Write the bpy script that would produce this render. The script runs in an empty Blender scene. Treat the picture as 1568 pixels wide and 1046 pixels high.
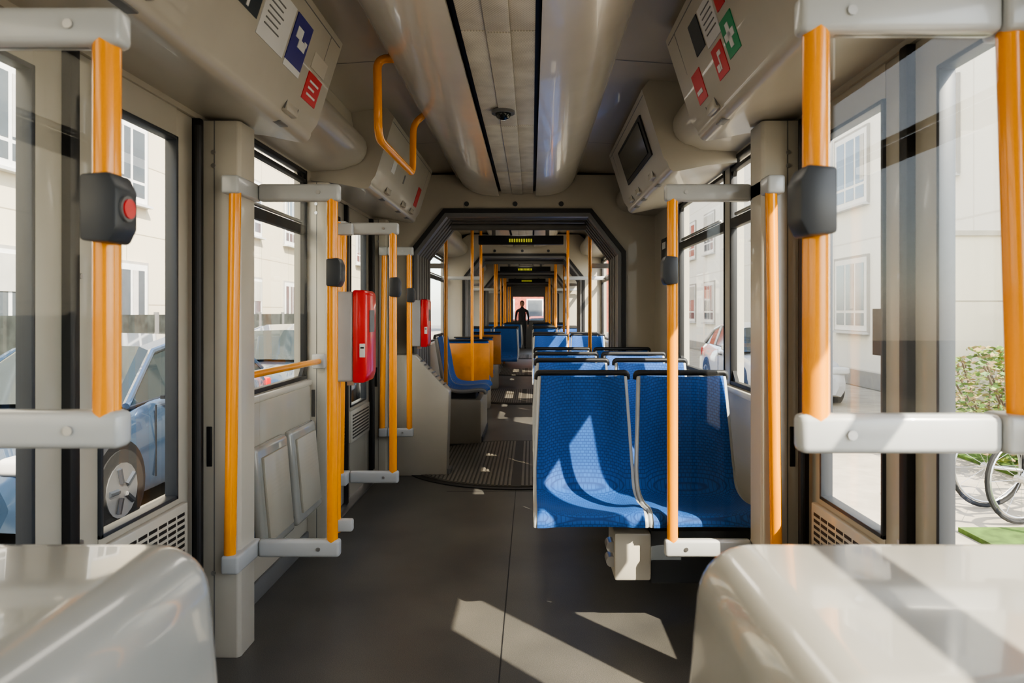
import bpy, bmesh, math, random
from mathutils import Vector, Matrix
random.seed(4)
# ------------------------------------------------------------------ materials
MATS={}
def mat(name,col,rough=0.5,metal=0.0,var=0.06,vscale=6.0,bump=0.0,bscale=200.0,coat=0.0,spec=0.5,emit=0):
    if name in MATS: return MATS[name]
    m=bpy.data.materials.new(name); m.use_nodes=True
    nt=m.node_tree; n=nt.nodes; l=nt.links
    p=n['Principled BSDF']
    p.inputs['Roughness'].default_value=rough
    p.inputs['Metallic'].default_value=metal
    p.inputs['Coat Weight'].default_value=coat
    p.inputs['Specular IOR Level'].default_value=spec
    tc=n.new('ShaderNodeTexCoord')
    nz=n.new('ShaderNodeTexNoise'); nz.inputs['Scale'].default_value=vscale; nz.inputs['Detail'].default_value=4
    l.new(tc.outputs['Object'],nz.inputs['Vector'])
    cr=n.new('ShaderNodeValToRGB')
    cr.color_ramp.elements[0].position=0.3; cr.color_ramp.elements[1].position=0.7
    c0=[max(0,c*(1-var)) for c in col]; c1=[min(1,c*(1+var)) for c in col]
    cr.color_ramp.elements[0].color=(*c0,1); cr.color_ramp.elements[1].color=(*c1,1)
    l.new(nz.outputs['Fac'],cr.inputs['Fac']); l.new(cr.outputs['Color'],p.inputs['Base Color'])
    if bump>0:
        nb=n.new('ShaderNodeTexNoise'); nb.inputs['Scale'].default_value=bscale
        l.new(tc.outputs['Object'],nb.inputs['Vector'])
        bp=n.new('ShaderNodeBump'); bp.inputs['Strength'].default_value=bump; bp.inputs['Distance'].default_value=0.002
        l.new(nb.outputs['Fac'],bp.inputs['Height']); l.new(bp.outputs['Normal'],p.inputs['Normal'])
    if emit:
        p.inputs['Emission Color'].default_value=(*col,1); p.inputs['Emission Strength'].default_value=emit
    MATS[name]=m; return m
def glassmat(name,tint=(0.93,0.96,0.95),refl=1.0):
    m=bpy.data.materials.new(name); m.use_nodes=True
    nt=m.node_tree; n=nt.nodes; l=nt.links
    n.remove(n['Principled BSDF']); out=n['Material Output']
    t=n.new('ShaderNodeBsdfTransparent'); t.inputs['Color'].default_value=(*tint,1)
    g=n.new('ShaderNodeBsdfGlossy'); g.inputs['Roughness'].default_value=0.01
    f=n.new('ShaderNodeLayerWeight'); f.inputs['Blend'].default_value=0.5
    pw=n.new('ShaderNodeMath'); pw.operation='POWER'; pw.inputs[1].default_value=4.5
    mu=n.new('ShaderNodeMath'); mu.operation='MULTIPLY_ADD'; mu.inputs[1].default_value=.8*refl; mu.inputs[2].default_value=.045*refl
    mx=n.new('ShaderNodeMixShader')
    l.new(f.outputs['Facing'],pw.inputs[0]); l.new(pw.outputs[0],mu.inputs[0]); l.new(mu.outputs[0],mx.inputs['Fac']); l.new(t.outputs[0],mx.inputs[1]); l.new(g.outputs[0],mx.inputs[2]); l.new(mx.outputs[0],out.inputs['Surface'])
    MATS[name]=m; return m

WALL=mat('wall_plastic_beige',(0.42,0.385,0.315),0.40,var=0.05,vscale=3,coat=0.15)
WHITE=mat('painted_offwhite',(0.51,0.48,0.41),0.33,var=0.04,vscale=4,coat=0.2)
PANEL=mat('panel_warm_gray',(0.41,0.38,0.315),0.36,var=0.06,vscale=3,coat=0.2)
SHELL=mat('glossy_seat_shell',(0.31,0.305,0.285),0.17,var=0.04,coat=0.6)
CEIL=mat('ceiling_gray',(0.40,0.36,0.29),0.28,var=0.07,vscale=2,coat=.2)
LAMPP=mat('ceiling_duct_satin',(0.58,0.54,0.465),0.22,var=0.03,coat=0.35)
ORANGE=mat('orange_powder_coat',(0.87,0.315,0.004),0.26,var=0.04,coat=0.35)
RAIL=mat('rail_gray_paint',(0.42,0.435,0.44),0.30,var=0.05,coat=0.25)
STEEL=mat('brushed_steel',(0.5,0.5,0.5),0.3,metal=0.9)
BLACK=mat('black_rubber',(0.010,0.010,0.011),0.5)
DGRAY=mat('dark_gray_plastic',(0.035,0.04,0.048),0.40)
MGRAY=mat('mid_gray_plastic',(0.14,0.14,0.14),0.45)
BELLOW=mat('bellows_gray',(0.17,0.165,0.155),0.55,var=0.1)
RED=mat('red_plastic',(0.60,0.008,0.014),0.28,coat=0.4)
SIGNRED=mat('sign_red',(0.55,0.015,0.025),0.4)
SIGNGREEN=mat('sign_green',(0.0,0.25,0.10),0.4)
SIGNBLUE=mat('sign_blue',(0.03,0.03,0.20),0.4)
SIGNDK=mat('sign_dark',(0.02,0.03,0.04),0.4)
PAPER=mat('sign_white',(0.62,0.62,0.61),0.5)
WOOD=mat('orange_wood',(0.60,0.23,0.025),0.35,var=0.12,vscale=9)
SCREEN=mat('screen_glass',(0.01,0.015,0.015),0.12)
LED=mat('led_yellow',(0.5,0.5,0.05),0.4,emit=0.5)
GLASS=glassmat('clear_glass',(.95,.97,.965),.7)
PGLASS=glassmat('partition_glass',(0.975,0.985,0.98),0.3)
CARGLASS=mat('car_glass',(0.02,0.03,0.035),0.05)
TYRE=mat('tyre_rubber',(0.015,0.015,0.015),0.8)

def floormat():
    m=bpy.data.materials.new('floor_vinyl'); m.use_nodes=True
    nt=m.node_tree;n=nt.nodes;l=nt.links;p=n['Principled BSDF']
    tc=n.new('ShaderNodeTexCoord')
    a=n.new('ShaderNodeTexNoise'); a.inputs['Scale'].default_value=350; a.inputs['Detail'].default_value=2
    b=n.new('ShaderNodeTexNoise'); b.inputs['Scale'].default_value=2.2; b.inputs['Detail'].default_value=6
    l.new(tc.outputs['Object'],a.inputs['Vector']); l.new(tc.outputs['Object'],b.inputs['Vector'])
    r=n.new('ShaderNodeValToRGB'); r.color_ramp.elements[0].position=.35; r.color_ramp.elements[1].position=.72
    r.color_ramp.elements[0].color=(0.045,0.045,0.044,1); r.color_ramp.elements[1].color=(0.125,0.12,0.11,1)
    l.new(a.outputs['Fac'],r.inputs['Fac'])
    r2=n.new('ShaderNodeValToRGB'); r2.color_ramp.elements[0].color=(0.75,0.75,0.75,1); r2.color_ramp.elements[1].color=(1.25,1.22,1.15,1)
    r2.color_ramp.elements[0].position=.3; r2.color_ramp.elements[1].position=.7
    l.new(b.outputs['Fac'],r2.inputs['Fac'])
    mx=n.new('ShaderNodeMix'); mx.data_type='RGBA'; mx.blend_type='MULTIPLY'; mx.inputs[0].default_value=1
    l.new(r.outputs[0],mx.inputs[6]); l.new(r2.outputs[0],mx.inputs[7]); l.new(mx.outputs[2],p.inputs['Base Color'])
    p.inputs['Roughness'].default_value=0.40
    bp=n.new('ShaderNodeBump'); bp.inputs['Strength'].default_value=.15; bp.inputs['Distance'].default_value=.001
    l.new(a.outputs['Fac'],bp.inputs['Height']); l.new(bp.outputs['Normal'],p.inputs['Normal'])
    return m
FLOOR=floormat()
def fabric():
    m=bpy.data.materials.new('blue_moquette'); m.use_nodes=True
    nt=m.node_tree;n=nt.nodes;l=nt.links;p=n['Principled BSDF']
    tc=n.new('ShaderNodeTexCoord')
    br=n.new('ShaderNodeTexBrick'); br.inputs['Scale'].default_value=1.0
    br.inputs['Brick Width'].default_value=0.018; br.inputs['Row Height'].default_value=0.011; br.inputs['Mortar Size'].default_value=0.0028
    br.inputs['Mortar Smooth'].default_value=1
    br.inputs['Color1'].default_value=(0.007,0.072,0.28,1); br.inputs['Color2'].default_value=(0.010,0.088,0.33,1); br.inputs['Mortar'].default_value=(0.003,0.038,0.165,1)
    sx=n.new('ShaderNodeSeparateXYZ'); l.new(tc.outputs['Object'],sx.inputs[0])
    sub=n.new('ShaderNodeMath'); sub.operation='SUBTRACT'; l.new(sx.outputs['Z'],sub.inputs[0]); l.new(sx.outputs['Y'],sub.inputs[1])
    cb=n.new('ShaderNodeCombineXYZ'); l.new(sx.outputs['X'],cb.inputs[0]); l.new(sub.outputs[0],cb.inputs[1])
    l.new(cb.outputs[0],br.inputs['Vector']); l.new(br.outputs['Color'],p.inputs['Base Color'])
    p.inputs['Roughness'].default_value=.75
    return m
FABRIC=fabric()
def perf():
    m=bpy.data.materials.new('perforated_strip'); m.use_nodes=True
    nt=m.node_tree;n=nt.nodes;l=nt.links;p=n['Principled BSDF']
    tc=n.new('ShaderNodeTexCoord')
    sx=n.new('ShaderNodeSeparateXYZ'); l.new(tc.outputs['Object'],sx.inputs[0])
    def sn(o,k):
        a=n.new('ShaderNodeMath'); a.operation='MULTIPLY'; a.inputs[1].default_value=k; l.new(o,a.inputs[0])
        c=n.new('ShaderNodeMath'); c.operation='SINE'; l.new(a.outputs[0],c.inputs[0]); return c.outputs[0]
    mu=n.new('ShaderNodeMath'); mu.operation='MULTIPLY'; l.new(sn(sx.outputs['X'],620),mu.inputs[0]); l.new(sn(sx.outputs['Y'],420),mu.inputs[1])
    nz=n.new('ShaderNodeTexNoise'); nz.inputs['Scale'].default_value=9; nz.inputs['Detail'].default_value=5; l.new(tc.outputs['Object'],nz.inputs['Vector'])
    ad=n.new('ShaderNodeMath'); ad.operation='MULTIPLY_ADD'; ad.inputs[1].default_value=.30; l.new(mu.outputs[0],ad.inputs[0]); l.new(nz.outputs['Fac'],ad.inputs[2])
    r=n.new('ShaderNodeValToRGB'); r.color_ramp.elements[0].position=.25; r.color_ramp.elements[1].position=.75
    r.color_ramp.elements[0].color=(0.66,0.62,0.52,1); r.color_ramp.elements[1].color=(0.40,0.37,0.30,1)
    l.new(ad.outputs[0],r.inputs['Fac']); l.new(r.outputs[0],p.inputs['Base Color']); p.inputs['Roughness'].default_value=.5
    return m
PERF=perf()
def facade(name,c,mort,bw,rh,ms=0.012):
    m=bpy.data.materials.new(name); m.use_nodes=True
    nt=m.node_tree;n=nt.nodes;l=nt.links;p=n['Principled BSDF']
    tc=n.new('ShaderNodeTexCoord'); sx=n.new('ShaderNodeSeparateXYZ'); l.new(tc.outputs['Object'],sx.inputs[0])
    cb=n.new('ShaderNodeCombineXYZ'); l.new(sx.outputs['Y'],cb.inputs[0]); l.new(sx.outputs['Z'],cb.inputs[1])
    br=n.new('ShaderNodeTexBrick'); br.inputs['Scale'].default_value=1; br.offset=0
    br.inputs['Brick Width'].default_value=bw; br.inputs['Row Height'].default_value=rh; br.inputs['Mortar Size'].default_value=ms
    br.inputs['Color1'].default_value=(*c,1); br.inputs['Color2'].default_value=(*[x*.94 for x in c],1); br.inputs['Mortar'].default_value=(*mort,1)
    l.new(cb.outputs[0],br.inputs['Vector']); l.new(br.outputs['Color'],p.inputs['Base Color']); p.inputs['Roughness'].default_value=.8
    return m
FACL=facade('facade_cream',(0.68,0.61,0.47),(0.34,0.30,0.22),2.4,1.45)
FACR=facade('facade_white',(0.90,0.88,0.82),(0.74,0.71,0.65),6.0,2.9,0.02)

# ------------------------------------------------------------------ builder
class B:
    def __init__(s,name):
        s.name=name; s.v=[]; s.f=[]; s.mi=[]; s.mats=[]
    def _m(s,m):
        if m not in s.mats: s.mats.append(m)
        return s.mats.index(m)
    def raw(s,m,vs,fs,M=None):
        k=len(s.v); i=s._m(m)
        for v in vs:
            v=Vector(v)
            if M is not None: v=M@v
            s.v.append(tuple(v))
        for f in fs:
            s.f.append([k+a for a in f]); s.mi.append(i)
    def bm(s,m,b,M=None):
        b.verts.index_update()
        s.raw(m,[v.co.copy() for v in b.verts],[[v.index for v in f.verts] for f in b.faces],M); b.free()
    def box(s,m,x0,x1,y0,y1,z0,z1,bev=0,seg=2,M=None,taper=None):
        b=bmesh.new(); bmesh.ops.create_cube(b,size=1)
        x0,x1=min(x0,x1),max(x0,x1); y0,y1=min(y0,y1),max(y0,y1); z0,z1=min(z0,z1),max(z0,z1)
        for v in b.verts:
            v.co=Vector((x0 if v.co.x<0 else x1,y0 if v.co.y<0 else y1,z0 if v.co.z<0 else z1))
            if taper: v.co=taper(v.co)
        if bev>0:
            bev=min(bev,0.49*min(x1-x0,y1-y0,z1-z0))
            bmesh.ops.bevel(b,geom=list(b.edges),offset=bev,segments=seg,profile=.5,affect='EDGES')
        bmesh.ops.recalc_face_normals(b,faces=b.faces)
        s.bm(m,b,M)
    def prism(s,m,pts,a0,a1,axis='y',bev=0,M=None):
        def mk(p,a):
            if axis=='y': return Vector((p[0],a,p[1]))
            if axis=='x': return Vector((a,p[0],p[1]))
            return Vector((p[0],p[1],a))
        b=bmesh.new(); n=len(pts)
        A=[b.verts.new(mk(p,a0)) for p in pts]; C=[b.verts.new(mk(p,a1)) for p in pts]
        b.faces.new(A); b.faces.new(C[::-1])
        for i in range(n): b.faces.new([A[i],C[i],C[(i+1)%n],A[(i+1)%n]])
        bmesh.ops.recalc_face_normals(b,faces=b.faces)
        if bev>0: bmesh.ops.bevel(b,geom=list(b.edges),offset=bev,segments=2,profile=.5,affect='EDGES')
        s.bm(m,b,M)
    def band(s,m,inner,outer,y0,y1,closed=False):
        n=len(inner); vs=[];
        for y in (y0,y1):
            for p in inner: vs.append((p[0],y,p[1]))
            for p in outer: vs.append((p[0],y,p[1]))
        fs=[]; N=2*n
        rng=range(n) if closed else range(n-1)
        for i in rng:
            j=(i+1)%n
            fs.append([i,n+i,n+j,j]); fs.append([N+i,N+j,N+n+j,N+n+i])
            fs.append([i,j,N+j,N+i]); fs.append([n+i,N+n+i,N+n+j,n+j])
        if not closed:
            fs.append([0,N,N+n,n]); e=n-1; fs.append([e,n+e,N+n+e,N+e])
        s.raw(m,vs,fs)
    def tube(s,m,path,r,seg=16,M=None,fil=0.0,closed=False):
        P=[Vector(p) for p in path]
        if fil>0 and len(P)>2:
            Q=[P[0]]
            for i in range(1,len(P)-1):
                a=(P[i-1]-P[i]); c=(P[i+1]-P[i]); d=min(fil,a.length*.49,c.length*.49)
                p0=P[i]+a.normalized()*d; p1=P[i]+c.normalized()*d
                for t in range(7):
                    t=t/6; Q.append(p0*(1-t)**2+P[i]*2*t*(1-t)+p1*t*t)
            Q.append(P[-1]); P=Q
        n=len(P); vs=[];fs=[]
        up=None
        for i,p in enumerate(P):
            if closed: t=(P[(i+1)%n]-P[i-1])
            else: t=P[min(i+1,n-1)]-P[max(i-1,0)]
            t.normalize()
            if up is None:
                up=Vector((0,0,1)) if abs(t.z)<.9 else Vector((0,1,0))
            a=up-t*up.dot(t)
            if a.length<1e-4: a=Vector((1,0,0))-t*t.x
            a.normalize(); b=t.cross(a); up=a
            for k in range(seg):
                an=2*math.pi*k/seg; vs.append(p+a*math.cos(an)*r+b*math.sin(an)*r)
        rng=range(n) if closed else range(n-1)
        for i in rng:
            j=(i+1)%n
            for k in range(seg):
                k2=(k+1)%seg; fs.append([i*seg+k,i*seg+k2,j*seg+k2,j*seg+k])
        if not closed:
            fs.append(list(range(seg))[::-1]); fs.append([(n-1)*seg+k for k in range(seg)])
        s.raw(m,vs,fs,M)
    def cyl(s,m,c,axis,r,h,seg=24,r2=None):
        c=Vector(c); ax={'x':Vector((1,0,0)),'y':Vector((0,1,0)),'z':Vector((0,0,1))}[axis]
        s.tube(m,[c-ax*h/2,c+ax*h/2],r,seg)
    def sph(s,m,c,r,sc=(1,1,1),sub=2):
        b=bmesh.new(); bmesh.ops.create_uvsphere(b,u_segments=16,v_segments=10,radius=r)
        for v in b.verts: v.co=Vector((v.co.x*sc[0]+c[0],v.co.y*sc[1]+c[1],v.co.z*sc[2]+c[2]))
        s.bm(m,b)
    def done(s,loc=None,rotz=0,ang=35,parent=None):
        me=bpy.data.meshes.new(s.name); me.from_pydata(s.v,[],s.f)
        for m in s.mats: me.materials.append(m)
        me.polygons.foreach_set('material_index',s.mi)
        me.polygons.foreach_set('use_smooth',[True]*len(s.f))
        me.update(); me.set_sharp_from_angle(angle=math.radians(ang))
        o=bpy.data.objects.new(s.name,me); bpy.context.collection.objects.link(o)
        if loc: o.location=loc
        o.rotation_euler[2]=rotz
        return o
def inst(o,loc,rotz=0,scale=None):
    d=bpy.data.objects.new(o.name.split('.')[0],o.data); bpy.context.collection.objects.link(d); d.location=loc; d.rotation_euler[2]=rotz
    if scale: d.scale=scale
    return d

W=1.13; TH=0.07; Y0=-2.5; Y1=26.0
# ------------------------------------------------------------------ floor
b=B('floor'); b.box(FLOOR,-W-TH,W+TH,Y0,Y1,-.12,0)
b.box(BLACK,-.0025,.0025,Y0,5.25,0,.0012)
b.box(BLACK,-.5,.25,5.215,5.219,0,.0012)
b.done()
RIB=mat('ribbed_floor_metal',(0.145,0.13,0.105),0.42,var=.1); RIBD=mat('ribbed_floor_groove',(0.05,0.045,0.038),0.6)
for yc in (6.25,11.1,15.6,20.9):
    b=B('articulation_turntable')
    n=64
    b.prism(BLACK,[(1.0*math.cos(2*math.pi*i/n),yc+1.0*math.sin(2*math.pi*i/n)) for i in range(n)],0.0005,.007,'z')
    b.prism(RIBD,[(.94*math.cos(2*math.pi*i/n),yc+.94*math.sin(2*math.pi*i/n)) for i in range(n)],.007,.011,'z')
    x=-.88
    while x<.89:
        h=math.sqrt(.92**2-x*x)
        if x>.02 or x<-.02: b.box(RIB,x-.009,x+.009,yc-h,yc+h,.011,.016)
        x+=.032
    b.done()
# ------------------------------------------------------------------ walls
WINZ=(.93,2.08)
dl=[(1.2,2.69),(4.08,5.58)]; dr=[(1.2,2.69)]
wl=[(-2.3,-.85),(-.75,.95),(3.06,3.98)]; wr=[(-2.3,-.85),(-.75,.95),(3.12,3.67),(3.77,4.94)]
far=[(7.05,8.6),(8.75,10.4),(11.95,13.2),(13.35,14.9),(16.3,17.8),(17.95,19.9),(21.6,23.2),(23.4,25.2)]
def wall(name,sg,doors,wins):
    b=B(name); ops=[(a,c,0.0,2.02) for a,c in doors]+[(a,c,*WINZ) for a,c in wins]
    ops.sort(); y=Y0; xi,xo=sg*W,sg*(W+TH)
    for a,c,z0,z1 in ops:
        b.box(WALL,xi,xo,y,a,0,2.42)
        if z0>0: b.box(WALL,xi,xo,a,c,0,z0)
        b.box(WALL,xi,xo,a,c,z1,2.42)
        y=c
    b.box(WALL,xi,xo,y,Y1,0,2.42)
    return b.done()
wall('wall_left',-1,dl,wl+far); wall('wall_right',1,dr,wr+far)
b=B('wall_back'); b.box(WALL,-W-TH,W+TH,Y0-.08,Y0,0,2.45); b.done()
b=B('wall_front')
for a in ((-W,-.55,0,2.4),(.55,W,0,2.4),(-.55,.55,0,1.0),(-.55,.55,1.85,2.4)): b.box(MGRAY,a[0],a[1],Y1-.08,Y1,a[2],a[3])
b.done()
wi=0
def window(sg,y0,y1,z0=WINZ[0],z1=WINZ[1],hop=True):
    global wi; wi+=1
    b=B('window_%d'%wi); xi=sg*(W-.004); xo=sg*(W+.03); t=.022; hz=1.76
    b.box(BLACK,xi,xo,y0,y0+t,z0,z1,.004); b.box(BLACK,xi,xo,y1-t,y1,z0,z1,.004)
    b.box(BLACK,xi,xo,y0,y1,z0,z0+t,.004); b.box(BLACK,xi,xo,y0,y1,z1-t,z1,.004)
    for (ya,d) in ((y0+t,1),(y1-t,-1)):
        b.prism(BLACK,[(ya,z1-t),(ya+d*.07,z1-t),(ya,z1-t-.07)],xi+sg*.01,xo-sg*.005,'x')
        b.prism(BLACK,[(ya,z0+t),(ya+d*.05,z0+t),(ya,z0+t+.05)],xi+sg*.01,xo-sg*.005,'x')
    if hop:
        b.box(BLACK,xi,xo,y0+t,y1-t,hz-.035,hz+.015,.004)
        b.box(STEEL,sg*(W-.008),sg*(W+.01),y0+.1,y1-.1,hz+.02,hz+.035,.003)
        b.box(BLACK,xi,xo,y0+t,y1-t,z1-.07,z1-.05,.004)
    x=sg*(W+.018)
    b.raw(GLASS,[(x,y0,z0),(x,y1,z0),(x,y1,z1),(x,y0,z1)],[[0,1,2,3]])
    b.box(WHITE,sg*(W-.03),sg*W,y0-.03,y1+.03,z0-.035,z0-.002,.01)
    b.done()
for a,c in wl: window(-1,a,c)
for a,c in wr: window(1,a,c)
for a,c in far: window(-1,a,c); window(1,a,c)
# ------------------------------------------------------------------ doors
di=0
def door(sg,y0,y1):
    global di; di+=1
    b=B('door_%d'%di); ym=(y0+y1)/2; zt=2.02
    xi=sg*(W+.01); xo=sg*(W+.05)
    for (a,c,k) in ((y0+.03,ym-.022,0),(ym+.022,y1-.03,1)):
        ga,gc=(a+.10,c-.115) if k==0 else (a+.115,c-.12)
        gz0,gz1=.64,1.92
        b.box(PANEL,xi,xo,a,ga,.02,zt,.006); b.box(PANEL,xi,xo,gc,c,.02,zt,.006)
        b.box(PANEL,xi,xo,ga,gc,gz1,zt); b.box(PANEL,xi,xo,ga,gc,.02,gz0)
        t=.014
        for q in ((ga,ga+t,gz0,gz1),(gc-t,gc,gz0,gz1),(ga,gc,gz0,gz0+t),(ga,gc,gz1-t,gz1)):
            b.box(DGRAY,sg*(W+.002),sg*(W+.045),q[0],q[1],q[2],q[3],.003)
        x=sg*(W+.03); b.raw(GLASS,[(x,ga,gz0),(x,gc,gz0),(x,gc,gz1),(x,ga,gz1)],[[0,1,2,3]])
        b.box(WHITE,sg*(W-.012),sg*(W+.012),ga-.04,gc+.04,.40,.62,.006)
        z=.425
        while z<.6:
            yy=ga-.015
            while yy<gc+.0:
                b.box(BLACK,sg*(W-.0135),sg*(W-.010),yy,yy+.05,z,z+.011); yy+=.062
            z+=.022
        for zz in (.3,.66,1.4): b.cyl(STEEL,(sg*(W+.008),(a+.03),zz),'x',.008,.008,10)
    for yy in (ym,):
        b.box(BLACK,sg*(W-.012),sg*(W+.055),yy-.022,yy+.022,.01,zt,.008)
    b.box(BLACK,sg*(W-.02),sg*(W+.055),y0,y0+.03,.01,zt,.008); b.box(BLACK,sg*(W-.02),sg*(W+.055),y1-.03,y1,.01,zt,.008)
    b.tube(BLACK,[(sg*(W-.03),y1-.07,.1),(sg*(W-.03),y1-.07,1.98)],.012,10)
    b.box(STEEL,sg*(W-.05),sg*(W+.05),y0,y1,.0,.012,.003)
    b.done()
for a,c in dl: door(-1,a,c)
for a,c in dr: door(1,a,c)
ti=0
def jamb(sg,y0,y1,depth=.15):
    global ti; ti+=1
    b=B('trim_%d'%ti)
    b.prism(WHITE,[(sg*W,y0),(sg*(W-depth+.012),y0+.0),(sg*(W-depth),y0+.012),(sg*(W-depth),y1-.02),(sg*(W-depth+.02),y1),(sg*W,y1)],0,2.02,'z',bev=.004)
    b.box(MGRAY,sg*(W-.055),sg*(W-.051),y0-.001,y0+.003,0,2.02)
    b.box(BLACK,sg*(W-.045),sg*(W-.025),y0-.004,y0+.004,.72,.87,.002)
    for zz in (.32,1.85,1.9): b.cyl(STEEL,(sg*(W-.05),y0,zz),'y',.009,.008,10)
    b.done()
for sg in (-1,1):
    jamb(sg,2.70,2.86); jamb(sg,1.03,1.19)
jamb(-1,3.985,4.075,.12); jamb(-1,5.59,5.69,.12)
# ------------------------------------------------------------------ ceiling
b=B('ceiling')
lo=[(-1.2,2.22),(-1.02,2.40),(-.8,2.44),(-.5,2.46),(.5,2.46),(.8,2.44),(1.02,2.40),(1.2,2.22)]
b.band(CEIL,lo,[(p[0]*1.05,p[1]+.08) for p in lo],Y0,Y1)
for y in (1.6,3.3,4.9):
    for i in range(len(lo)-1):
        if i==3: continue
        (xa,za),(xb,zb)=lo[i],lo[i+1]
        b.raw(MGRAY,[(xa,y,za-.001),(xb,y,zb-.001),(xb,y+.006,zb-.001),(xa,y+.006,za-.001)],[[0,1,2,3]])
b.done()
segs=[(Y0,5.85),(6.95,10.4),(11.75,14.9),(16.3,20.15),(21.6,Y1-.1)]
def bez(p0,p1,p2,p3,n=12):
    return [tuple((1-t)**3*p0[k]+3*(1-t)**2*t*p1[k]+3*(1-t)*t*t*p2[k]+t**3*p3[k] for k in (0,1)) for t in [i/n for i in range(n+1)]]
for a,c in segs:
    for sg in (-1,1):
        b=B('ceiling_duct_panel')
        cur=bez((.53 if sg<0 else .50,2.455),(.44,2.30),(.36,2.24),(.148,2.245))
        cur=[(sg*x,z) for x,z in cur]; top=[(x,z+.012+.0*i) for i,(x,z) in enumerate(cur)]
        b.band(LAMPP,cur,top,a,c)
        e=[(sg*.148,2.246)]+cur[::-1]+[(sg*.148,2.45)]
        b.prism(LAMPP,e,c-.012,c-.001,'y')
        b.done(ang=60)
    b=B('ceiling_center_strip')
    b.box(BLACK,-.147,.147,a,c,2.285,2.30)
    y=a
    while y<c-.2:
        y2=min(y+1.24,c)
        b.box(PERF,-.128,-.042,y+.004,y2-.004,2.262,2.28,.003)
        b.box(PERF,-.042,.042,y+.004,y2-.004,2.256,2.28,.003)
        b.box(PERF,.042,.128,y+.004,y2-.004,2.262,2.28,.003)
        y=y2
    b.done()
b=B('ceiling_camera_dome')
b.cyl(MGRAY,(-.02,3.42,2.25),'z',.055,.014,24); b.sph(SCREEN,(-.02,3.42,2.243),.038,(1,1,.8)); b.done()
# ------------------------------------------------------------------ door header housings
def header(sg,y0,y1,name='door_header_housing',stick=None):
    b=B(name)
    prof=[(W-.0,2.04),(.98,2.025),(.86,2.0)]
    for i in range(7):
        prof.append((.825-.035*math.cos(math.radians(90-i*15)) ,2.035-.04*math.cos(math.radians(i*15))))
    prof+= [(.765,2.07),(.66,2.40),(.70,2.45),(W,2.45)]
    prof=[(sg*x,z) for x,z in prof]
    b.prism(PANEL,prof,y0,y1,'y')
    def fp(y,t,off=.002):
        x=.775-.115*t; z=2.045+.355*t
        nx,nz=-.95,-.31
        return (sg*(x+nx*off),y,z+nz*off)
    def quad(m,ya,yb,t0,t1,off=.003):
        vs=[fp(ya,t0,off),fp(yb,t0,off),fp(yb,t1,off),fp(ya,t1,off)]
        vb=[fp(ya,t0,-.004),fp(yb,t0,-.004),fp(yb,t1,-.004),fp(ya,t1,-.004)]
        b.raw(m,vs+vb,[[0,1,2,3],[0,4,5,1],[1,5,6,2],[2,6,7,3],[3,7,4,0]])
    quad(MGRAY,y0+.02,y1-.02,.93,.94,.001)
    quad(MGRAY,y0+.02,y1-.02,.10,.107,.001)
    quad(MGRAY,y1-.14,y1-.136,.1,.93,.001)
    for yy in (y0+.35,(y0+y1)/2+.1,y1-.35):
        b.box(PANEL,sg*.80,sg*.768,yy,yy+.12,2.03,2.075,.008)
        b.box(MGRAY,sg*.83,sg*.80,yy+.02,yy+.1,1.994,2.0,.002)
        quad(MGRAY,yy-.004,yy,-.02,.10,.001); quad(MGRAY,yy+.12,yy+.124,-.02,.10,.001)
    if stick: stick(quad)
    b.done(); return b
def st_left(q):
    q(SIGNDK,1.95,2.19,.42,.78,.004)
    q(PAPER,2.03,2.05,.50,.68,.006); q(PAPER,2.03,2.11,.50,.53,.006); q(PAPER,2.10,2.115,.44,.53,.006); q(PAPER,2.03,2.09,.60,.62,.006)
    q(PAPER,2.21,2.44,.33,.80,.004)
    for i in range(6): q(MGRAY,2.24,2.24+.1+.06*random.random(),.70-i*.05,.712-i*.05,.006)
    q(PAPER,2.46,2.62,.30,.36,.004); q(SIGNBLUE,2.46,2.62,.36,.80,.004)
    q(PAPER,2.49,2.545,.60,.70,.006); q(PAPER,2.525,2.595,.53,.61,.0065); q(PAPER,2.575,2.60,.59,.63,.007)
    q(SIGNRED,2.70,2.86,.18,.46,.004)
    for i in range(3): q(PAPER,2.73,2.83-.03*(i%2),.24+i*.065,.262+i*.065,.006)
    q(WHITE,2.70,2.86,.50,.66,.004)
def st_right(q):
    q(SIGNDK,1.9,2.2,.66,.85,.004); q(SIGNDK,2.48,2.60,.50,.80,.004)
    q(PAPER,2.30,2.46,.44,.80,.004)
    for i in range(5): q(MGRAY,2.32,2.43,.73-i*.05,.74-i*.05,.006)
    q(SIGNGREEN,2.18,2.30,.18,.50,.004); q(PAPER,2.225,2.255,.24,.44,.006); q(PAPER,2.195,2.285,.31,.37,.006)
    q(SIGNRED,2.33,2.45,.12,.40,.004); q(PAPER,2.385,2.395,.18,.34,.006); q(PAPER,2.36,2.385,.30,.34,.006); q(PAPER,2.40,2.43,.18,.24,.006)
    q(SIGNRED,2.20,2.28,.58,.80,.004)
    q(SIGNRED,2.62,2.74,.12,.42,.004); q(PAPER,2.65,2.72,.2,.24,.006)
def st2(q):
    q(PAPER,4.35,4.45,.3,.5,.004); q(SIGNRED,5.3,5.42,.12,.5,.004); q(MGRAY,4.75,4.78,.3,.45,.004)
def scr(q):
    q(BLACK,3.75,4.65,.22,.80,.010); q(SCREEN,3.80,4.60,.28,.74,.016)
header(-1,.0,2.95,stick=st_left); header(1,.0,2.92,stick=st_right)
header(-1,4.05,5.62,stick=st2)
header(1,3.55,5.05,name='passenger_screen_housing',stick=scr)
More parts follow.
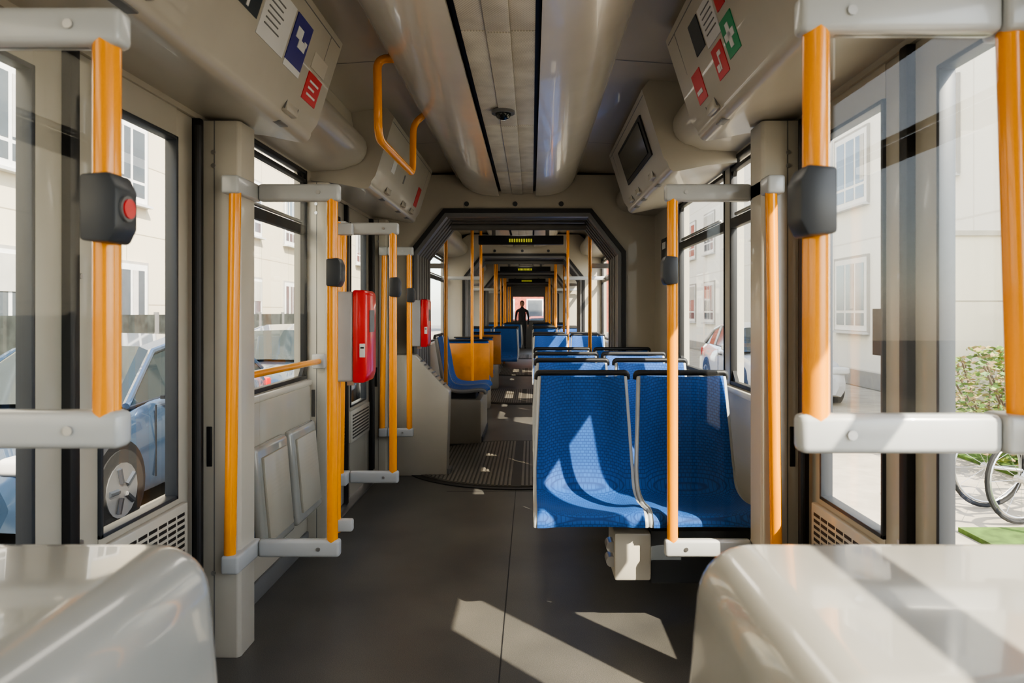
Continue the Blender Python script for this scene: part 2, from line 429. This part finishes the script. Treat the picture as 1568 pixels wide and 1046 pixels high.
def duct(sg,y0,y1):
    b=B('air_duct_cover'); pts=[(sg*W,2.09),(sg*W,2.42),(sg*.9,2.42)]
    for i in range(10):
        a=math.radians(75-i*18); pts.append((sg*(.91-.10*math.cos(a)),2.22+.10*math.sin(a)))
    pts.append((sg*.95,2.10))
    b.prism(PANEL,pts,y0,y1,'y'); b.done(ang=50)
duct(-1,2.96,4.04); duct(1,2.93,3.54); duct(1,5.06,5.9); duct(-1,5.63,5.9)
for sg in (-1,1):
    for a,c in segs[1:]: duct(sg,a,c)
# ------------------------------------------------------------------ bulkhead portals
inn=[(-.89,0.0),(-.89,1.80),(-.61,2.15),(.61,2.15),(.89,1.80),(.89,0.0)]
def inset(p,d):
    k=d
    return [(-.89+k,p[0][1]),(-.89+k,1.80-k*.4),(-.61+k*.4,2.15-k),(.61-k*.4,2.15-k),(.89-k,1.80-k*.4),(.89-k,0)]
out=[(-W,0.0),(-W,2.2),(-.8,2.43),(.8,2.43),(W,2.2),(W,0.0)]
for k,(ya,yb) in enumerate(((5.92,6.95),(10.45,11.7),(14.95,16.2),(20.2,21.5))):
    b=B('wall_bulkhead_%d'%(2*k+1)); b.band(WALL,inn,out,ya,ya+.10)
    for x in (-.42,-.02,.36): b.cyl(DGRAY,(x,ya-.004,2.19),'y',.02,.01,14)
    b.done()
    b=B('wall_bulkhead_%d'%(2*k+2)); b.band(PANEL,inset(inn,.02),out,yb-.10,yb); b.done()
    b=B('articulation_gasket')
    b.band(BLACK,inset(inn,.035),inset(inn,0.001),ya-.03,ya+.10); b.band(MGRAY,inset(inn,.065),inset(inn,0.035),ya-.012,ya+.10); b.done()
    b=B('articulation_bellows'); n=6; L=(yb-.10-ya-.10)/n
    for i in range(n):
        y=ya+.10+i*L
        b.band(BELLOW,inset(inn,.05),inset(inn,-.06),y+.001,y+L*.55); b.band(DGRAY,inset(inn,.0),inset(inn,-.07),y+L*.55,y+L)
    b.done()
    b=B('articulation_roof_bar')
    b.tube(BELLOW,[(-.60,ya+.5,2.06),(.6,ya+.5,2.06)],.03,12); b.done()
for y in (7.5,12.6,17.2):
    b=B('destination_display')
    b.box(BLACK,-.44,.45,y,y+.06,2.005,2.10,.008)
    for i in range(10): b.box(LED,-.12+i*.025,-.105+i*.025,y-.002,y,2.03,2.065)
    b.box(MGRAY,-.3,-.26,y+.02,y+.04,2.10,2.25); b.box(MGRAY,.26,.3,y+.02,y+.04,2.10,2.25)
    b.done()
b=B('notice_sign'); b.box(SIGNDK,1.122,1.13,5.35,5.58,1.66,1.86,.002); b.box(PAPER,1.12,1.123,5.40,5.53,1.78,1.83); b.done()
# ------------------------------------------------------------------ partitions
PR=.0215
def partition(sg,y,xi,xo,zb,zt,yo=None,glass=True,name='glass_partition',rh=.034):
    b=B(name); yo=y if yo is None else yo
    for z in (zb,zt):
        b.box(RAIL,sg*(xi-.032),sg*(xo-.03),y-.022,y+.022,z-rh,z+rh,.012,3)
        b.cyl(STEEL,(sg*(xi+.05),y-.023,z),'y',.008,.006,12)
        b.box(RAIL,sg*(xo-.03),sg*(xo+.035),yo-.03,max(yo+.045,y+.02),z-rh,z+rh,.010,3)
    b.tube(ORANGE,[(sg*xi,y,zb-rh*.2),(sg*xi,y,zt)],PR,20)
    b.tube(ORANGE,[(sg*(xo+.012),yo,zb-.0),(sg*(xo-.008),yo,zt)],PR,20)
    if glass:
        b.box(PGLASS,sg*(xi+.03),sg*(xo-.03),y-.004,y+.004,zb+rh,zt-rh)
    b.done()
partition(-1,2.84,.672,.99,.37,1.77,yo=2.66); partition(1,2.84,.672,1.01,.37,1.77,yo=2.66)
partition(-1,4.06,.667,.94,.37,1.77,yo=4.0)
partition(-1,5.56,.83,1.03,.37,1.77)
partition(-1,1.19,.588,.91,1.107,1.768,rh=.031); partition(1,1.19,.586,.915,1.10,1.79,rh=.032)
def pole(x,y,z0=0,z1=2.3,r=.018):
    b=B('grab_pole'); b.tube(ORANGE,[(x,y,z0),(x,y,z1)],r,16); b.cyl(STEEL,(x,y,z1-.02),'z',r*1.7,.04,16); b.cyl(STEEL,(x,y,z0+.015),'z',r*1.7,.03,16); b.done()
def shortpole(x,y,z0,z1,x2):
    b=B('validator_mounting_pole'); b.tube(ORANGE,[(x,y,z0),(x,y,z1)],.018,16)
    for z in (z0+.03,z1-.03): b.box(RAIL,x-.03,x2,y-.02,y+.02,z-.025,z+.025,.008)
    b.done()
shortpole(-.71,3.04,.37,1.68,-.64)
for x,y in ((-.72,7.0),(.70,7.2),(-.56,9.58),(.58,9.2),(-.6,8.65),(-.7,12.0),(.66,12.1),(-.56,13.2),(.56,13.1),(-.6,14.8),(.6,14.82),(-.6,16.8),(.6,16.2),(-.56,17.65),(.56,17.5),(-.6,19.9),(.6,19.9),(-.6,22.2),(.6,22.2),(-.6,24.2),(.6,24.2)):
    pole(x,y,0,2.42 if abs(x)>.53 else 2.27)
for y,x in ((7.2,.72),(9.8,.56),(12.2,.7),(14.8,.6),(16.8,.6)):
    for sg in (-1,1):
        b=B('cross_rail'); b.box(RAIL,sg*x,sg*(W-.01),y+.02,y+.06,1.74,1.79,.01); b.done()
b=B('window_handrail'); b.tube(ORANGE,[(-1.05,2.86,1.04),(-1.05,3.97,1.03)],.016,14)
b.box(RAIL,-1.09,-1.02,3.93,3.975,.99,1.07,.01); b.done()
b=B('ceiling_grab_rail')
b.tube(ORANGE,[(-.46,3.12,2.40),(-.555,3.12,2.40),(-.555,3.14,2.06),(-.54,3.96,2.06),(-.54,3.98,2.34),(-.47,3.98,2.40)],.0185,16,fil=.07); b.done()
# ------------------------------------------------------------------ button boxes
def button(sg,x,y,z,red=False,h=.113,w=.062):
    b=B('door_button_box'); 
    pts=[(-.014,-h/2+.004),(.034,-h/2),(.046,-h*.28),(.046,h*.28),(.034,h/2),(-.014,h/2-.004)]
    b.prism(DGRAY,[(sg*(abs(x)-p[0]),z+p[1]) for p in pts],y-.035,y+.03,'y',bev=.006)
    if red:
        b.cyl(RED,(sg*(abs(x)-.047),y-.005,z),'x',.016,.012,20); b.cyl(MGRAY,(sg*(abs(x)-.046),y-.005,z),'x',.021,.008,20)
    b.done()
button(-1,.588,1.17,1.467,True); button(1,.586,1.17,1.478)
button(-1,.672,2.83,1.455); button(1,.672,2.83,1.463); button(-1,.667,4.05,1.44); button(-1,.83,5.55,1.43)
# ------------------------------------------------------------------ validators
def validator(x,y,z,s=1.0):
    b=B('ticket_validator'); h=.365*s
    b.box(RAIL,x-.075,x+.02,y-.06,y+.09,z,z+h,.012,3)
    b.prism(RED,[(x+.018,z-.004),(x+.066,z-.004),(x+.078,z+.03),(x+.078,z+h-.01),(x+.066,z+h+.006),(x+.018,z+h+.006)],y-.068,y+.10,'y',bev=.008)
    b.box(PAPER,x+.048,x+.07,y-.071,y-.066,z+.10,z+.155,.001); b.box(BLACK,x+.052,x+.066,y-.073,y-.070,z+.135,z+.142)
    b.box(MGRAY,x+.0785,x+.082,y-.03,y+.05,z+.2,z+.29)
    b.box(STEEL,x-.10,x-.07,y-.02,y+.03,z+.05,z+.08,.004); b.box(STEEL,x-.10,x-.07,y-.02,y+.03,z+h-.08,z+h-.05,.004)
    b.box(STEEL,x-.02,x+.01,y,y+.03,z-.02,z)
    b.done()
validator(-.625,2.96,1.018); validator(-.77,5.68,1.03)
# ------------------------------------------------------------------ folding seats
def fold(y0,y1):
    b=B('folding_seat')
    M=Matrix.Rotation(math.radians(-5),4,'Y'); T=Matrix.Translation((-1.10,0,.24))@M
    b.box(SHELL,.03,.075,y0,y1,0,.47,.04,5,M=T)
    b.box(PANEL,.072,.088,y0+.05,y1-.05,.05,.42,.006,2,M=T)
    b.box(FABRIC,-.0,.03,y0+.02,y1-.02,.04,.49,.012,2,M=T)
    b.box(STEEL,-1.13,-1.05,(y0+y1)/2-.04,(y0+y1)/2+.04,.30,.36,.005)
    b.cyl(DGRAY,(-1.07,y0+.02,.29),'y',.02,.05,14); b.cyl(DGRAY,(-1.07,y1-.02,.29),'y',.02,.05,14)
    b.done()
fold(3.08,3.48); fold(3.53,3.93)
b=B('folding_seat_backrest'); b.box(PANEL,-1.13,-1.10,3.06,3.95,.60,.90,.012); b.done()
b=B('baseboard_left'); b.box(MGRAY,-1.13,-1.115,2.87,3.97,0,.09,.004); b.done()
b=B('baseboard_right'); b.box(MGRAY,1.115,1.13,2.87,5.9,0,.09,.004); b.done()
# ------------------------------------------------------------------ seats
PROF=[(.065,1.0),(.055,.965),(.04,.88),(.018,.76),(.0,.65),(-.015,.58),(-.04,.525),(-.08,.495),(-.15,.48),(-.23,.479),(-.31,.488),(-.37,.492),(-.41,.484),(-.43,.462),(-.432,.44)]
def smoothprof(P,n=3):
    out=[]
    for i in range(len(P)-1):
        p0=P[max(i-1,0)];p1=P[i];p2=P[i+1];p3=P[min(i+2,len(P)-1)]
        for k in range(n):
            t=k/n
            out.append(tuple(.5*((2*p1[a])+(-p0[a]+p2[a])*t+(2*p0[a]-5*p1[a]+4*p2[a]-p3[a])*t*t+(-p0[a]+3*p1[a]-3*p2[a]+p3[a])*t**3) for a in (0,1)))
    out.append(P[-1]); return out
SP=smoothprof(PROF)
def seat_mesh(b,xc,hw):
    n=len(SP); C=13; fr=[];bk=[]
    for i,(y,z) in enumerate(SP):
        a=SP[max(i-1,0)]; c=SP[min(i+1,n-1)]
        ty,tz=c[0]-a[0],c[1]-a[1]; L=math.hypot(ty,tz); ny,nz=tz/L,-ty/L
        if ny>0 and z>.6: ny,nz=-ny,-nz
        if z<=.6 and nz<0 and y>-.4: ny,nz=-ny,-nz
        if y<=-.40: ny,nz=-abs(ny),abs(nz)
        wv=hw*(.90+.10*min(1,(1.0-z)/.42)) if z>.5 else hw
        for k in range(C):
            u=-1+2*k/(C-1)
            uu=math.copysign(abs(u)**.8,u)
            d=.020*abs(u)**3-.012*(1-u*u)
            if abs(u)>.99: d-=.012
            fr.append((xc+uu*wv,y+ny*d,z+nz*d)); bk.append((xc+uu*wv*1.0,y-ny*.03,z-nz*.03))
    fs=[]
    for i in range(n-1):
        for k in range(C-1): a=i*C+k; fs.append([a,a+1,a+C+1,a+C])
    b.raw(FABRIC,fr,fs); b.raw(SHELL,bk,[f[::-1] for f in fs])
    bd=[k for k in range(C)]+[i*C+C-1 for i in range(1,n)]+[(n-1)*C+k for k in range(C-2,-1,-1)]+[i*C for i in range(n-2,0,-1)]
    N=len(bd); vs=[fr[i] for i in bd]+[bk[i] for i in bd]
    b.raw(RAIL,vs,[[i,(i+1)%N,N+(i+1)%N,N+i] for i in range(N)])
    for e in (0,C-1):
        pth=[tuple((Vector(fr[i*C+e])+Vector(bk[i*C+e]))/2) for i in range(0,n)]
        sgn=-1 if e==0 else 1
        b.tube(RAIL,[(p[0]+sgn*.004,p[1],p[2]) for p in pth],.013,10)
    b.tube(BLACK,[(xc-hw*.98,.085,.985),(xc-hw*.98,.08,1.015),(xc+hw*.98,.08,1.015),(xc+hw*.98,.085,.985)],.014,12,fil=.02)
def seatpair(name='double_passenger_seat'):
    b=B(name)
    seat_mesh(b,-.232,.215); seat_mesh(b,.232,.215)
    b.box(WHITE,-.13,.02,-.36,-.12,.20,.395,.01); b.box(STEEL,-.06,.54,-.30,-.2,.395,.445,.006)
    b.box(DGRAY,.02,.54,-.34,-.04,.18,.40,.01)
    b.box(DGRAY,-.38,.38,-.30,-.10,.435,.455,.004)
    for z in (.27,.33): b.cyl(STEEL,(-.14,-.30,z),'y',.022,.07,14)
    return b.done((.585,3.30,0))
XR=.585
s1=seatpair()
for y in (4.18,4.86,5.50,8.95,9.8,12.8,13.7,14.5,17.2,18.1,19.0): inst(s1,(XR,y,0))
for y in (12.9,13.8,17.4,18.3,19.2): inst(s1,(-XR,y,0),scale=(-1,1,1))
b=B('passenger_seat'); seat_mesh(b,0,.215); b.box(DGRAY,-.16,.16,-.32,-.06,.39,.46); sv=b.done((-.76,7.30,.05),math.radians(90))
inst(sv,(-.76,7.77,.05),math.radians(90))
b=B('seat_podium'); b.box(PANEL,-1.12,-.38,7.06,8.02,0,.44,.02); b.box(DGRAY,-.381,-.37,7.1,8.0,.02,.07); b.done()
def woodbench(y,sg):
    b=B('wood_backed_bench')
    b.box(WOOD,sg*.93,sg*.40,y,y+.03,.42,.92,.01); b.box(FABRIC,sg*.92,sg*.41,y+.03,y+.08,.45,.95,.02); b.box(BLACK,sg*.93,sg*.40,y-.005,y+.05,.95,.97,.012)
    b.box(FABRIC,sg*.92,sg*.41,y+.07,y+.48,.42,.50,.03); b.box(PANEL,sg*1.12,sg*.45,y+.02,y+.4,0,.42,.01)
    b.done()
woodbench(8.75,-1); woodbench(12.1,-1); woodbench(16.45,1); woodbench(9.65,-1)
b=B('equipment_cabinet')
b.prism(PANEL,[(-1.12,0),(-.56,0),(-.54,.66),(-.56,.69),(-.82,.96),(-1.12,.96)],5.70,5.88,'y',bev=.008)
for i in range(7):
    t0=(i+.5)/8; x=-.57-.24*t0; z=.705+.25*t0
    b.box(MGRAY,x-.006,x+.008,5.72,5.86,z-.002,z+.006)
b.box(MGRAY,-.57,-.53,5.72,5.87,0,.05)
b.done()
# ------------------------------------------------------------------ foreground shells
for sg in (-1,1):
    b=B('seat_back_shell')
    def tp(v):
        if v.z<.6: v.x = v.x-sg*.05 if abs(v.x)<.6 else v.x
        return v
    b.box(SHELL,sg*.362,sg*1.10,.60,1.11,.40,.962,.075,8,taper=tp)
    b.box(PANEL,sg*.45,sg*1.12,.66,1.05,0,.45,.01)
    b.done(ang=60)
b=B('door_glass_patch'); x=W+.024  # flat dark and orange rectangles just inside the right door glass
b.box(SIGNDK,x,x+.002,2.10,2.19,1.17,1.31); b.box(ORANGE,x-.001,x+.002,2.035,2.095,1.17,1.31); b.done()
# ------------------------------------------------------------------ person at the far end
CLOTH=mat('dark_jacket',(0.02,0.022,0.03),.8); SKIN=mat('skin',(0.45,0.26,0.19),.5); HAIR=mat('dark_hair',(0.03,0.02,0.015),.7)
def person(loc):
    J=[((0,0,.95),.15),((0,0,1.12),.14),((0,.0,1.30),.16),((0,.0,1.45),.12),((0,.01,1.53),.055),((0,0,1.60),.06)]
    ch=[(0,1),(1,2),(2,3),(3,4),(4,5)]
    for s in (-1,1):
        k=len(J); J+=[((s*.09,0,.90),.10),((s*.10,-.02,.50),.062),((s*.11,.02,.09),.045),((s*.12,-.13,.04),.04)]; ch+=[(0,k),(k,k+1),(k+1,k+2),(k+2,k+3)]
        k=len(J); J+=[((s*.19,0,1.42),.065),((s*.24,.01,1.14),.048),((s*.22,-.10,.90),.035)]; ch+=[(3,k),(k,k+1),(k+1,k+2)]
    me=bpy.data.meshes.new('body'); me.from_pydata([j[0] for j in J],ch,[])
    o=bpy.data.objects.new('standing_person',me); bpy.context.collection.objects.link(o); o.location=loc
    o.modifiers.new('Skin','SKIN')
    for i,j in enumerate(J): me.skin_vertices[0].data[i].radius=(j[1],j[1]*.8); me.skin_vertices[0].data[i].use_root=(i==0)
    s=o.modifiers.new('S','SUBSURF'); s.levels=2; s.render_levels=2; me.materials.append(CLOTH)
    b=B('head'); b.sph(SKIN,(0,0,1.67),.1,(.78,.95,1.15)); b.sph(HAIR,(0,.018,1.695),.104,(.82,.95,1.08))
    for s_ in (-1,1):
        b.sph(SKIN,(s_*.078,0,1.66),.02,(.5,1,1.3)); b.sph(BLACK,(s_*.03,-.088,1.685),.009)
        hx=s_*.22
        b.sph(SKIN,(hx,-.12,.87),.035,(.6,1,1.1))
        for f in range(4): b.tube(SKIN,[(hx,-.10-.018*f,.85),(hx,-.105-.018*f,.81),(hx-s_*.012,-.105-.018*f,.775-.006*(f%3))],.008,6)
        b.tube(SKIN,[(hx,-.14,.88),(hx-s_*.03,-.165,.85)],.009,6)
    b.prism(SKIN,[(-.012,-.09),(.012,-.09),(0,-.118)],1.64,1.68,'z')
    b.box(SIGNRED,-.022,.022,-.092,-.086,1.618,1.626)
    h=b.done(); h.parent=o; o.scale=(.95,.95,.95)
person((-.22,25.4,0))
# ------------------------------------------------------------------ exterior
GZ=-.36
GRND=mat('asphalt',(0.24,0.23,0.21),.85,var=.15,vscale=3); PAVE=mat('paving',(0.40,0.355,0.285),.8,var=.15,vscale=4); GRASS=mat('grass',(0.07,0.13,0.018),.9,var=.5,vscale=8)
b=B('ground'); b.box(GRND,-60,60,-40,90,GZ-.3,GZ-.02); b.done()
b=B('pavement'); b.box(PAVE,-7.9,-5.9,-30,60,GZ-.02,GZ+.08); b.box(PAVE,1.8,7.4,-30,60,GZ-.02,GZ-.005); b.done()
b=B('grass_strip'); b.box(GRASS,3.35,5.8,3.6,5.45,GZ-.005,GZ+.03); b.box(GRASS,5.0,7.3,6.6,9.2,GZ-.005,GZ+.03); b.done()
FRAME=mat('window_frame_white',(0.8,0.79,0.76),.5); WGL=mat('window_pane',(0.09,0.105,0.12),.06); CURT=mat('curtain',(0.55,0.53,0.5),.8); SHUT=mat('shutter',(0.5,0.48,0.43),.6)
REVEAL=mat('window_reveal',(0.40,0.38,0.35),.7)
def building(name,sg,X,fm,y0,y1,floors,ws,wh,pitch,off,z0):
    b=B(name); b.box(fm,sg*X,sg*(X+6),y0,y1,GZ-.02,floors*2.85+1.5)
    b.box(mat('plinth',(0.35,0.34,0.32),.8),sg*(X-.03),sg*X,y0,y1,GZ,GZ+.35)
    for k in range(floors):
        zb=z0+k*2.85
        y=y0+off; j=0
        while y<y1-2:
            x=X-.0; w=ws; 
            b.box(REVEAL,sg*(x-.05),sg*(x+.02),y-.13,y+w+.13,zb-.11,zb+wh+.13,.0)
            b.box(FRAME,sg*(x-.06),sg*(x+.02),y-.07,y+w+.07,zb-.07,zb+wh+.07,.0)
            n=3 if (j%2==0) else 2
            pw=w/n
            for i in range(n):
                ya=y+i*pw+.045; yb=y+(i+1)*pw-.045
                b.box(WGL,sg*(x-.065),sg*(x-.05),ya,yb,zb+.05,zb+wh*.22); b.box(WGL,sg*(x-.065),sg*(x-.05),ya,yb,zb+wh*.22+.06,zb+wh-.05)
                if (j+i+k)%3==0: b.box(CURT,sg*(x-.067),sg*(x-.06),ya,ya+(yb-ya)*.45,zb+wh*.25+.06,zb+wh-.05)
            if (j+k)%3==1: b.box(SHUT,sg*(x-.08),sg*(x-.06),y,y+w,zb+wh*.6,zb+wh)
            b.box(PAPER,sg*(x-.16),sg*(x),y-.12,y+w+.12,zb-.14,zb-.09)
            y+=pitch; j+=1
    return b.done()
building('apartment_building',-1,8.0,FACL,-22,48,5,1.05,1.45,3.2,.75,.75)
building('apartment_building',1,7.5,FACR,8.0,48,5,1.5,1.5,3.3,1.2,.95)
b=B('garden_wall'); b.box(FACL,5.9,7.48,9.9,10.2,GZ,2.35); b.box(PAVE,5.85,7.48,9.85,10.25,2.35,2.42); b.done()
for y in (13.9,20.5,9.4):
    b=B('downpipe'); b.tube(RAIL,[(-7.92,y,GZ+.1),(-7.92,y,14)],.05,10); b.done()
FEN=mat('fence_dark',(0.035,0.04,0.035),.7,var=.5,vscale=5)
b=B('garden_fence')
y=-20
while y<40: b.box(FEN,-7.32,-7.28,y+.06,y+1.7,GZ+.1,1.25); b.box(MGRAY,-7.34,-7.26,y-.03,y+.03,GZ+.08,1.3); y+=1.8
b.done()
b=B('red_awning'); b.prism(RED,[(-7.9,3.9),(-7.3,3.4),(-7.3,3.3),(-7.9,3.8)],17.6,19.0,'y'); b.done()
def shrub(loc,r,h,n,cols):
    b=B('shrub'); 
    for i in range(7):
        a=random.random()*6.28; b.tube(mat('twig',(0.10,0.07,0.04),.8),[(0,0,0),(math.cos(a)*r*.4,math.sin(a)*r*.4,h*.5),(math.cos(a)*r*.7,math.sin(a)*r*.7,h*.85)],.012,6)
    for i in range(n):
        a=random.random()*6.28; rr=r*math.sqrt(random.random()); z=h*random.random()
        rr*=math.sin(math.pi*(.15+.75*z/h)); p=Vector((math.cos(a)*rr,math.sin(a)*rr,z)); sz=.03+.025*random.random()
        R=Matrix.Rotation(random.random()*6.28,3,'Z')@Matrix.Rotation(random.random()*3,3,'X')
        vs=[p+R@Vector(q)*sz for q in ((-1,0,0),(0,-.5,.1),(1,0,0),(0,.5,.1))]
        b.raw(random.choice(cols),vs,[[0,1,2,3]])
    b.done(loc)
LG=[mat('leaf_green',(0.09,0.17,0.03),.6),mat('leaf_light',(0.22,0.28,0.05),.6),mat('leaf_dry',(0.32,0.23,0.10),.7)]
shrub((5.4,7.7,GZ+.03),.75,1.25,1500,LG); shrub((5.75,8.9,GZ+.03),.7,1.2,1200,LG); shrub((5.2,7.0,GZ+.03),.45,.75,700,LG); shrub((6.4,7.6,GZ+.03),.8,1.2,1200,LG); shrub((6.6,9.0,GZ+.03),.6,1.3,800,LG)
def bike(loc,rot):
    b=B('bicycle'); R=.33
    for x in (-.52,.52):
        b.tube(TYRE,[(x+R*math.cos(t*math.pi/16),0,R+.0+R*math.sin(t*math.pi/16)) for t in range(32)],.018,8,closed=True)
        b.tube(STEEL,[(x+(R-.03)*math.cos(t*math.pi/16),0,R+(R-.03)*math.sin(t*math.pi/16)) for t in range(32)],.01,6,closed=True)
        for t in range(12): b.tube(STEEL,[(x,0,R),(x+(R-.03)*math.cos(t*math.pi/6),0,R+(R-.03)*math.sin(t*math.pi/6))],.002,4)
        b.cyl(STEEL,(x,0,R),'y',.03,.09,10)
    F=STEEL
    for p,q in (((-.52,0,R),(-.1,0,.28)),((-.1,0,.28),(-.2,0,.82)),((-.52,0,R),(-.18,0,.74)),((-.18,0,.74),(.36,0,.78)),((-.1,0,.28),(.36,0,.70)),((.52,0,R),(.34,0,.88))): b.tube(F,[p,q],.016,8)
    b.tube(BLACK,[(.25,-.26,.95),(.36,-.1,.95),(.36,.1,.95),(.25,.26,.95)],.014,8,fil=.05); b.tube(F,[(.34,0,.86),(.35,0,.95)],.014,8)
    b.box(BLACK,-.33,-.09,-.06,.06,.82,.87,.02); b.cyl(BLACK,(-.1,0,.28),'y',.09,.01,20); b.tube(BLACK,[(-.1,-.1,.18),(-.1,-.04,.18),(-.1,.04,.38),(-.1,.1,.38)],.01,6)
    b.done(loc,rot)
bike((4.45,5.75,GZ+.02),.25); bike((4.5,6.15,GZ+.02),.1); bike((4.75,5.4,GZ+.05),.4)
def car(name,paint,loc,rot=0):
    b=B(name)
    st=[(0,.60,.22,.52),(.10,.76,.18,.66),(.45,.86,.17,.76),(1.0,.89,.17,.86),(1.35,.89,.17,.93),(2.6,.89,.17,.96),(3.5,.89,.17,.98),(3.95,.86,.18,.97),(4.12,.80,.22,.90),(4.2,.66,.28,.7)]
    rings=[]
    for y,w,zb,zt in st:
        r=[(w*.9,zb),(w,zb+.12),(w*1.01,(zb+zt)/2),(w*.98,zt-.10),(w*.90,zt-.01),(w*.5,zt+.03),(0,zt+.04)]
        r=r+[(-x,z) for x,z in r[-2::-1]]
        rings.append([(x,y,z) for x,z in r])
    n=len(rings[0]); vs=[v for r in rings for v in r]; fs=[]
    for i in range(len(rings)-1):
        for k in range(n): fs.append([i*n+k,i*n+(k+1)%n,(i+1)*n+(k+1)%n,(i+1)*n+k])
    fs.append(list(range(n))); fs.append([(len(rings)-1)*n+k for k in range(n)][::-1])
    b.raw(paint,vs,fs)
    cs=[(1.0,.80,.90,.93),(1.75,.78,.93,1.37),(2.35,.78,.95,1.46),(3.1,.78,.96,1.44),(3.65,.77,.96,1.33),(4.02,.76,.95,1.0)]
    C=[]
    for y,w,zb,zr in cs:
        f=min(1,(zr-zb)/.45); wr=w-.19*f
        C.append([(w,y,zb),(wr+.03,y,zr-.05*f),(wr-.08,y,zr),(0,y,zr+.015),(-wr+.08,y,zr),(-wr-.03,y,zr-.05*f),(-w,y,zb)])
    vs=[v for r in C for v in r]
    for i in range(len(C)-1):
        for k in range(6):
            f=[i*7+k,i*7+k+1,(i+1)*7+k+1,(i+1)*7+k]
            glass = (k in (0,5)) or i in (0,len(C)-2)
            b.raw(CARGLASS if glass else paint,[vs[j] for j in f],[[0,1,2,3]])
    for sg in (0,1):
        e=1 if sg==0 else 5; q=0 if sg==0 else 6
        b.tube(paint,[C[i][e] for i in range(len(C))],.03,8); 
        for i in (2,3): b.tube(BLACK if i==2 else paint,[C[i][q],C[i][e]],.03,8)
        b.tube(BLACK,[C[i][q] for i in range(len(C))],.015,6)
    for sg in (-1,1):
        for y in (.78,3.38):
            b.cyl(BLACK,(sg*.80,y,.33),'x',.36,.20,28); b.cyl(TYRE,(sg*.815,y,.31),'x',.31,.19,28); b.cyl(STEEL,(sg*.82,y,.31),'x',.21,.195,20)
            for k in range(5):
                a=k*1.2566; b.tube(DGRAY,[(sg*.92,y+.06*math.cos(a+.6),.31+.06*math.sin(a+.6)),(sg*.92,y+.18*math.cos(a+.6),.31+.18*math.sin(a+.6))],.022,6)
        b.box(PAPER,sg*.50,sg*.82,.02,.30,.58,.70,.04,4); b.box(RED,sg*.60,sg*.84,4.02,4.17,.68,.88,.03)
        b.box(paint,sg*.90,sg*1.06,1.42,1.55,.93,1.06,.04,4); b.box(BLACK,sg*.86,sg*.95,1.45,1.52,.93,.96)
        b.box(BLACK,sg*.895,sg*.905,1.3,1.31,.3,.9); b.box(BLACK,sg*.895,sg*.905,2.37,2.38,.3,.92); b.box(DGRAY,sg*.895,sg*.915,2.1,2.28,.80,.83)
    b.box(BLACK,-.5,.5,-.01,.06,.30,.50,.03); b.box(PAPER,-.26,.26,-.02,.0,.36,.46); b.box(PAPER,-.26,.26,4.18,4.21,.5,.6)
    return b.done((loc[0],loc[1],GZ-.02),rot,ang=40)
CB=mat('car_paint_blue',(0.045,0.08,0.14),.22,metal=.5,coat=1)
car('parked_car',CB,(-3.95,4.75))
car('parked_car',mat('car_paint_silver',(0.20,0.225,0.25),.22,metal=.5,coat=1),(-3.95,.1))
car('parked_car',CB,(-4.0,10.2))
car('parked_car',mat('car_paint_white',(0.62,0.62,0.63),.25,coat=1),(4.9,12.6))
car('parked_car',mat('car_paint_red',(0.5,0.03,0.02),.25,coat=1),(0.6,34))
b=B('red_brick_building'); b.box(mat('red_brick',(0.40,0.10,0.06),.8,var=.3),-6,7,60.1,66,GZ-.02,9)
for i in range(5):
    for k in range(3): b.box(WGL,-5+i*2.4,-3.8+i*2.4,60.05,60.08,.8+k*2.8,2.3+k*2.8); b.box(FRAME,-5.1+i*2.4,-3.7+i*2.4,60.08,60.12,.7+k*2.8,2.4+k*2.8)
b.done()
# ------------------------------------------------------------------ light
world=bpy.data.worlds.new('World'); bpy.context.scene.world=world; world.use_nodes=True
nt=world.node_tree; bg=nt.nodes['Background']; sky=nt.nodes.new('ShaderNodeTexSky'); sky.sky_type='NISHITA'; sky.sun_disc=False
d=Vector((-.725,.84,-1.0)).normalized()
sky.sun_elevation=math.asin(-d.z); sky.sun_rotation=math.atan2(-d.x,-d.y)
hs=nt.nodes.new('ShaderNodeHueSaturation'); hs.inputs['Saturation'].default_value=.55
nt.links.new(sky.outputs[0],hs.inputs['Color']); nt.links.new(hs.outputs[0],bg.inputs['Color']); bg.inputs['Strength'].default_value=.85
L=bpy.data.lights.new('sun','SUN'); L.energy=18.0; L.angle=.009; L.color=(1,.88,.70)
o=bpy.data.objects.new('sun',L); bpy.context.collection.objects.link(o); o.rotation_euler=d.to_track_quat('-Z','Y').to_euler()
for i,(y,e) in enumerate(((.3,2),(2.3,3),(4.3,3.5),(8.0,2.5),(9.6,2.5),(13,3),(18,3),(23,2))):  # added fill lights to brighten the interior; the tram's own lamps are off
    L=bpy.data.lights.new('cabin_fill_light','AREA'); L.shape='RECTANGLE'; L.size=.2; L.size_y=1.2; L.energy=e; L.color=(1,.92,.8)
    o=bpy.data.objects.new('cabin_fill_light',L); bpy.context.collection.objects.link(o); o.location=(0,y,2.235)
bpy.context.scene.view_settings.look='AgX - Medium High Contrast'
# ------------------------------------------------------------------ camera
cd=bpy.data.cameras.new('camera'); cam=bpy.data.objects.new('camera',cd); bpy.context.collection.objects.link(cam)
cam.location=(.115,0,1.30); cam.rotation_euler=(math.radians(90),0,0)
cd.sensor_width=36; cd.lens=25.26; cd.shift_x=-.0191; cd.shift_y=-.0287; cd.clip_start=.02; cd.clip_end=300
cd.dof.use_dof=True; cd.dof.focus_distance=4.0; cd.dof.aperture_fstop=5.6
bpy.context.scene.camera=cam
